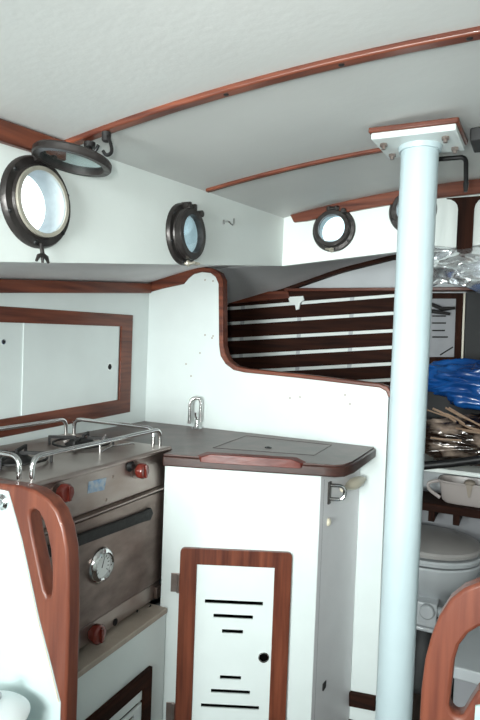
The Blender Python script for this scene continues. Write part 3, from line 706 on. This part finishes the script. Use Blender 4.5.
# ---------------------------------------------------------------- head compartment seen past the post
YD = 3.30
r = thing('louvred_locker_door', aty(444, 360, YD), 'pale slotted locker door in dark wooden frame beyond the post', 'door')
def hy(px, py, y=YD): return aty(px, py, y)
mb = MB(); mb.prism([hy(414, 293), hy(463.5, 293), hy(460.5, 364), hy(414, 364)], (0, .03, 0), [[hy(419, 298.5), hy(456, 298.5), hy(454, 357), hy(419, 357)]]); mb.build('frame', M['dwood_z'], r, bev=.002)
sl = [[hy(432, y-.7, YD+.012), hy(xr, y-.7, YD+.012), hy(xr, y+.7, YD+.012), hy(432, y+.7, YD+.012)] for y, xr in ((316, 446), (323, 446), (330.5, 445), (337, 448))]
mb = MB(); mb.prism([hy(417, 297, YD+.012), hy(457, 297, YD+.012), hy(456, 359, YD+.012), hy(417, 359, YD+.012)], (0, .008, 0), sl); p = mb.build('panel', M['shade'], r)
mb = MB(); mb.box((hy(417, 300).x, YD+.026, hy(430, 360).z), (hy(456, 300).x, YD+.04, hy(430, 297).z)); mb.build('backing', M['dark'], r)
mb = MB(); mb.tube([hy(431, 304, YD-.03), hy(442, 309, YD-.04), hy(455, 308, YD-.03)], [.010, .012, .008], 10); mb.tube([hy(431, 311, YD-.03), hy(450, 314, YD-.03)], [.012, .008], 10); mb.build('bolt_latch', M['iron'], r)
mb = MB(); mb.tube([hy(440, 355, YD+.008), hy(453, 347, YD+.008)], .004, 6); mb.build('cord', M['black'], r)
mb = MB(); mb.prism([hy(463.6, 293, 3.28), hy(465.5, 293, 3.28), hy(462.8, 366, 3.28), hy(460.8, 366, 3.28)], (0, .05, 0))
tag(mb.build('door_stop', M['cream']), 'narrow pale strip between the slotted door and the dark panel', 'strip')
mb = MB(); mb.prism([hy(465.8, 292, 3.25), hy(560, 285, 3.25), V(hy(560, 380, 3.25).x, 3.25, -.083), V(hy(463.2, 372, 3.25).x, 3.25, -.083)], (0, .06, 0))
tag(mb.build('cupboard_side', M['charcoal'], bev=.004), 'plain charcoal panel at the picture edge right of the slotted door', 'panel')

# shelf carrying the bundle
ZSH = -.545
r = thing('berth_shelf', (-.05, 3.0, ZSH-.03), 'white shelf with black front rail carrying tarp and brown bundle', 'shelf')
mb = MB(); mb.box((-.62, 2.76, ZSH-.02), (1.0, 3.26, ZSH)); mb.build('board', M['paint'], r, bev=.003)
mb = MB(); mb.tube([V(-.47, 2.745, ZSH-.015), V(-.25, 2.74, ZSH+.035), V(-.05, 2.74, ZSH+.09), V(.4, 2.74, ZSH+.18)], .019, 12); mb.build('front_rail', M['black'], r)
mb = MB(); mb.box((-.46, 3.2, -.735), (1.0, 3.22, ZSH-.02)); mb.build('back_panel', M['grey'], r)  # white panel given grey paint, its shade put into the colour
# dark shelf edge lower
mb = MB(); mb.box((-.62, 3.225, ZSH+.001), (1.0, 3.245, -.085)); mb.build('gap_shade_back', M['charcoal'], bpy.data.objects['berth_shelf'])['label'] = 'dark sheet added as shade behind the bundle'  # added dark sheet in place of the shade behind tarp and bundle
r = thing('lower_shelf', (0, 3.05, -.80), 'dark wooden ledge with brackets above the toilet', 'shelf')
a = aty(420, 512, 2.95); b = aty(480, 508.5, 2.95); zz = (a.z+b.z)/2
mb = MB(); mb.box((-.50, 2.95, zz-.02), (1.0, 3.199, zz+.018)); mb.build('ledge', M['dwood_x'], r, bev=.003)
for px in (432, 457):
    x = aty(px, 515, 2.97).x; mb = MB(); mb.box((x-.018, 2.97, zz-.075), (x+.012, 3.19, zz-.02)); mb.build('bracket', M['dwood_z'], r, bev=.003)
mb = MB(); mb.box((-.50, 3.2, FLOOR), (1.0, 3.23, zz+.018)); struct(mb, 'wall_head', M['shade'], 'grey wall behind the toilet, shade in its colour', 'wall')
# white tub on that ledge
c = aty(470, 503, 3.02)
r = thing('plastic_tub', (c.x, 3.05, zz+.019), 'pinkish white plastic tub on the dark ledge over the toilet', 'tub')
mb = MB(); z1 = zz+.019; n = 24
rings = []
for (rx, ry, z) in [(.155, .06, z1), (.168, .07, z1+.012), (.185, .082, z1+.10), (.192, .087, z1+.105), (.192, .087, z1+.112), (.182, .078, z1+.112), (.160, .062, z1+.02), (.0001, .0001, z1+.018)]:
    ring = []
    for k in range(n):
        t = k*2*math.pi/n; ct, st_ = math.cos(t), math.sin(t)
        e = .45
        ring.append(mb.bm.verts.new(V(c.x+.035+rx*math.copysign(abs(ct)**e, ct), 3.065+ry*math.copysign(abs(st_)**e, st_), z)))
    rings.append(ring)
for A, B in zip(rings, rings[1:]):
    for k in range(n): mb.bm.faces.new((A[k], A[(k+1) % n], B[(k+1) % n], B[k]))
mb.bm.faces.new(rings[0][::-1])
mb.build('basin', M['tub'], r)
mb = MB(); xl = c.x+.035-.187; mb.tube(fillet([V(xl+.004, 3.04, z1+.10), V(xl-.05, 3.03, z1+.085), V(xl-.045, 3.03, z1+.05), V(xl+.01, 3.04, z1+.015)], .025, 5), .009, 8); mb.build('handle', M['tub'], r)
mb = MB(); a = aty(470, 478, 2.985); mb.lathe([(0, -.004), (.03, -.004), (.024, .012), (.012, .02), (0, .022)], V(a.x, 3.0, z1+.110), (0, 0, 1), 16, closed=False); mb.prism([V(a.x-.016, 2.972, z1+.112), V(a.x+.016, 2.972, z1+.112), V(a.x+.004, 2.978, z1+.05), V(a.x-.004, 2.978, z1+.05)], (0, -.008, 0)); mb.build('clip', M['tan'], r)

# toilet
tc = V(-.355, 2.93, -.925)
r = thing('marine_toilet', (tc.x, tc.y, FLOOR), 'white marine toilet with closed lid behind the post', 'toilet')
def oval(mb, prof, c, sx=1.0, sy=1.0, seg=48):
    rings = []
    for (rad, h) in prof:
        ring = []
        for k in range(seg):
            t = k*2*math.pi/seg
            ring.append(mb.bm.verts.new(V(c.x+rad*sx*math.cos(t), c.y+rad*sy*math.sin(t), c.z+h)))
        rings.append(ring)
    for A, B in zip(rings, rings[1:]):
        for k in range(seg): mb.bm.faces.new((A[k], A[(k+1) % seg], B[(k+1) % seg], B[k]))
    mb.bm.faces.new(rings[0][::-1]); mb.bm.faces.new(rings[-1])
    return mb
TX, TY = 1.0, .94
oval(MB(), [(.225, -.028), (.235, -.024), (.238, -.010), (.232, .0), (.19, .012), (.10, .020)], tc, TX, TY).build('lid', M['lid'], r)
oval(MB(), [(.222, -.066), (.240, -.060), (.243, -.045), (.238, -.036), (.20, -.034)], tc, TX, TY).build('seat', M['ceramic'], r)
oval(MB(), [(.10, -.33), (.12, -.26), (.16, -.22), (.205, -.17), (.232, -.115), (.240, -.078), (.236, -.070)], tc, TX, TY).build('bowl', M['ceramic'], r)
oval(MB(), [(.19, FLOOR-tc.z), (.19, FLOOR-tc.z+.03), (.12, -.50), (.105, -.33)], tc, TX, TY).build('pedestal', M['black'], r)
mb = MB(); mb.box((tc.x-.08, tc.y-.20, -1.27), (tc.x+.07, tc.y-.10, -1.16)); mb.cyl(V(tc.x+.03, tc.y-.2, -1.19), V(tc.x+.03, tc.y-.235, -1.19), .032, 20); mb.box((tc.x-.1, tc.y-.21, -1.29), (tc.x+.085, tc.y-.09, -1.27)); mb.build('pump', M['ceramic'], r, bev=.006)
mb = MB(); mb.tube(smooth([V(tc.x+.07, tc.y-.15, -1.21), V(tc.x+.16, tc.y-.17, -1.20), V(tc.x+.20, tc.y-.1, -1.32), V(tc.x+.2, tc.y-.08, FLOOR+.02)], 3), .022, 12); mb.build('hose', M['grey'], r)
mb = MB(); mb.cyl(V(tc.x+.055, tc.y+.21, -.97), V(tc.x+.12, tc.y+.21, -.97), .014, 12); mb.build('hinge', M['chrome'], r); mb = MB(); mb.cyl(V(tc.x-.12, tc.y+.21, -.97), V(tc.x-.055, tc.y+.21, -.97), .014, 12); mb.build('hinge', M['chrome'], r)

# blue tarp bundle
def noise3(p, f=1., seed=0):
    from mathutils import noise
    return noise.noise(Vector(p)*f+Vector((seed*3.1, seed*1.7, seed*.9)))
def lump(c, rx, ry, rz, amp, freq, seed, nu=64, nv=40, ridge=0.6, flat=None):
    mb = MB(); rings = []
    for j in range(nv+1):
        ph = math.pi*j/nv; ring = []
        for i in range(nu):
            th = 2*math.pi*i/nu
            d = V(math.sin(ph)*math.cos(th), math.sin(ph)*math.sin(th), math.cos(ph))
            n1 = noise3(d, freq, seed); n2 = 1-abs(noise3(V(d.x*1.0, d.y, d.z*2.6), freq*1.7, seed+5))*2; n3 = noise3(d, freq*4, seed+9)
            k = 1+amp*(n1*(1-ridge)+n2*ridge*.6+n3*.25)
            p = V(c[0]+d.x*rx*k, c[1]+d.y*ry*k, c[2]+d.z*rz*k)
            if flat is not None and p.z < flat: p.z = flat
            ring.append(mb.bm.verts.new(p))
        rings.append(ring)
    for A, B in zip(rings, rings[1:]):
        for i in range(nu): mb.bm.faces.new((A[i], A[(i+1) % nu], B[(i+1) % nu], B[i]))
    return mb
def drape(name, mat, c, rx, ry, rz, seed, amp, f, label, cat, flat=None, tw=(1, 1, 1), facet=180, nu=110, nv=64):
    """a heap of creased sheet: a squashed ball pushed in and out along sharp folds"""
    mb = MB(); rings = []
    for j in range(nv+1):
        ph = math.pi*j/nv; ring = []
        for i in range(nu):
            th = 2*math.pi*i/nu
            d = V(math.sin(ph)*math.cos(th), math.sin(ph)*math.sin(th), math.cos(ph))
            q = V(d.x*tw[0]+d.z*.5, d.y*tw[1], d.z*tw[2]-d.x*.35)
            q += V(noise3(d, 1.5, seed+2), noise3(d, 1.5, seed+3), noise3(d, 1.5, seed+4))*.45
            r1 = 1-min(1, abs(noise3(q, f, seed))*3.2); r2 = 1-min(1, abs(noise3(q, f*2.1, seed+6))*3)
            k = 1+amp*(noise3(d, 1.3, seed+1)*.8+r1*.34-.12+r2*.13)
            p = V(c[0]+d.x*rx*k, c[1]+d.y*ry*k, c[2]+d.z*rz*k)
            if flat is not None and p.z < flat: p.z = flat
            ring.append(mb.bm.verts.new(p))
        rings.append(ring)
    for A, B in zip(rings, rings[1:]):
        for i in range(nu): mb.bm.faces.new((A[i], A[(i+1) % nu], B[(i+1) % nu], B[i]))
    return tag(mb.build(name, mat, sharp=facet), label, cat)
a = aty(486, 384, 2.92)
drape('blue_tarp', M['blue'], (a.x+.02, 3.0, -.168), .30, .15, .105, 3, .55, 1.5, 'crumpled shiny blue tarpaulin heaped on the brown bundle', 'tarpaulin', tw=(.8, 1, 1.7))
b = aty(470, 428, 2.92)
drape('plastic_bundle', M['film'], (b.x+.10, 3.0, -.430), .40, .15, .110, 12, .55, 2.1, 'crumpled bundle of glossy brown plastic film under the blue tarp', 'bundle', flat=ZSH+.001, tw=(.7, 1, 2.2))
rnd = random.Random(4)
for i in range(9):
    px = 424+i*5+rnd.uniform(-2, 2); py = rnd.uniform(404, 446)
    ln_ = rnd.uniform(20, 34); sl_ = rnd.uniform(.3, .6) if py < 428 else rnd.uniform(.06, .2)
    A = aty(px, py, 2.80+i*.006); B = aty(px+ln_, min(py+ln_*sl_, 455), 2.80+i*.006)
    mb = MB(); w = rnd.uniform(.0035, .0065); mid = lerp(A, B, .5)+V(0, -.004, rnd.uniform(-.008, .012))
    mb.tube(smooth([A, mid, B], 2), w, 6)
    tag(mb.build('thin_stick' if i == 0 else 'thin_stick.%03d' % i, M['stick']), 'thin shiny pale brown stick poking from the bundle under the tarp', 'stick', 'pale sticks in the bundle')

# crinkled foil
def foilf(u, v):
    px = lerp(433, 520, u); 
    py0 = 248+2*math.sin(u*5); py1 = pw([0, .18, .35, .5, .62, 1.01], [289, 286, 289, 293, 297, 304], u)
    p = aty(px, lerp(py0-2, py1, v), 2.645)
    q = V(p.x*5, p.z*9, 0)
    k = noise3(V(q.x*1.3+q.y*.8, q.y*1.2, 0), 1.0, 2)*.12+(abs(noise3(V(q.x-q.y*.7, q.y*1.3, 1), .9, 6)))*.20+abs(noise3(V(q.x+q.y, q.y-q.x*.4, 2), 2.2, 9))*.055+abs(noise3(q, 4.5, 8))*.018
    return V(p.x, p.y-.002-k*min(1, v*4), p.z)
mb = MB(); mb.grid(foilf, 64, 30)
tag(mb.build('foil_sheet', M['foil'], sharp=180, solid=.003), 'crinkled silver foil sheet hanging beyond the post below the upright', 'foil sheet')

# ---------------------------------------------------------------- curved settee end in the near corner
YS_ = 1.15
r = thing('settee_end', (.05, YS_, FLOOR), 'rounded reddish wooden settee end with grab hole, nearest the viewer', 'settee end')
def sy(px, py): return aty(px, py, YS_)
left = [sy(*p) for p in [(418, 720), (421, 690), (425, 660), (431, 637), (439, 617), (450, 600), (464, 589), (480, 583)]]
left[0] = V(left[1].x-.008, YS_, FLOOR); 
right = [V(.02, YS_, left[-1].z+.012), V(.10, YS_, left[-1].z+.008), V(.17, YS_, -.50), V(.19, YS_, -.62), V(.19, YS_, FLOOR)]
hole = [sy(*p) for p in [(480, 627), (468, 634), (459, 646), (454, 662), (451, 690), (449, 706), (451, 713), (457, 718), (463, 716), (470, 704), (478, 692)]]
h2 = [V(.03, YS_, -.60), V(.09, YS_, -.585), (V(.125, YS_, -.56)), V(.115, YS_, -.52), V(.07, YS_, -.493), V(.01, YS_, -.492)]
mb = MB(); mb.prism(left+right, (0, .04, 0), [hole+h2]); mb.build('grab_board', M['rwood_z'], r, bev=.010)
p = sy(478, 713)
mb = MB(); mb.prism([sy(475.5, 705)+V(0, -.004, 0), sy(496, 702)+V(0, -.004, 0), sy(496, 730)+V(0, -.004, 0), sy(474, 730)+V(0, -.004, 0)], (0, .004, 0))
tag(mb.build('printed_card', M['card']), 'small teal and cream card stuck to the settee end', 'card')
# step locker behind it
r = thing('step_locker', (.1, 2.3, FLOOR), 'low grey step locker seen through the grab hole of the settee end', 'locker')
a = aty(465, 668, 2.2); 
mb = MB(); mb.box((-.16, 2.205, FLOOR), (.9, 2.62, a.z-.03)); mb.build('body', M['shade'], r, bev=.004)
mb = MB(); mb.box((-.17, 2.19, a.z-.045), (.9, 2.64, a.z)); mb.build('step_top', M['grey'], r, bev=.006)
mb = MB(); mb.dome(aty(478, 631, 2.3)*1.0+V(.01, 0, 0), (0, -1, 0), .03, .02, 16)
mb = None

# ---------------------------------------------------------------- light, world, camera
w = bpy.data.worlds.new('sky_outside'); sc.world = w; w.use_nodes = True
nt = w.node_tree; bg = nt.nodes['Background']
tcw = nt.nodes.new('ShaderNodeTexCoord'); gr = nt.nodes.new('ShaderNodeSeparateXYZ'); rp = nt.nodes.new('ShaderNodeValToRGB')
nt.links.new(tcw.outputs['Generated'], gr.inputs[0]); nt.links.new(gr.outputs['Z'], rp.inputs['Fac']); nt.links.new(rp.outputs['Color'], bg.inputs['Color'])
rp.color_ramp.elements[0].color = (.90, .99, 1, 1); rp.color_ramp.elements[1].color = (.72, .90, 1, 1); rp.color_ramp.elements[1].position = .9
bg.inputs['Strength'].default_value = 2.6
def light(name, kind, loc, energy, color=(1, 1, 1), size=.1, aim=None, sy_=None):
    l = bpy.data.lights.new(name, kind); l.energy = energy; l.color = color
    if kind == 'AREA':
        l.shape = 'RECTANGLE'; l.size = size; l.size_y = sy_ or size
    else: l.shadow_soft_size = size
    o = bpy.data.objects.new(name, l); COL.objects.link(o); o.location = W(loc)
    if aim is not None:
        o.rotation_euler = (W(aim)-W(loc)).to_track_quat('-Z', 'Y').to_euler()
    return o
light('camera_flash', 'SPOT', (-.085, .0, .05), 55, (.97, 1.0, .97), .025, aim=(-.7, 2.4, .0))
sp = bpy.data.lights['camera_flash']; sp.spot_size = math.radians(92); sp.spot_blend = 1.0
light('aft_fill', 'AREA', (-.55, -1.3, -.10), 42, (.92, 1.0, .985), .7, aim=(-.85, 2.4, -.02), sy_=.8)  # added soft fill behind the viewer, evens out the flash falloff
bpy.data.lights['aft_fill'].spread = math.radians(110)

cam = bpy.data.cameras.new('camera'); co = bpy.data.objects.new('camera', cam); COL.objects.link(co); sc.camera = co
cam.sensor_fit = 'VERTICAL'; cam.sensor_height = 36; cam.lens = FOC/720*36; cam.clip_start = .02
fwd = ray(240, 360).normalized(); upv = (ray(240, 300)-ray(240, 360)).normalized(); rt = fwd.cross(upv)
mat = Matrix((rt, upv, -fwd)).transposed().to_4x4(); mat.translation = W((0, 0, 0)); co.matrix_world = mat
sc.view_settings.view_transform = 'Standard'; sc.view_settings.look = 'None'; sc.view_settings.exposure = -0.13
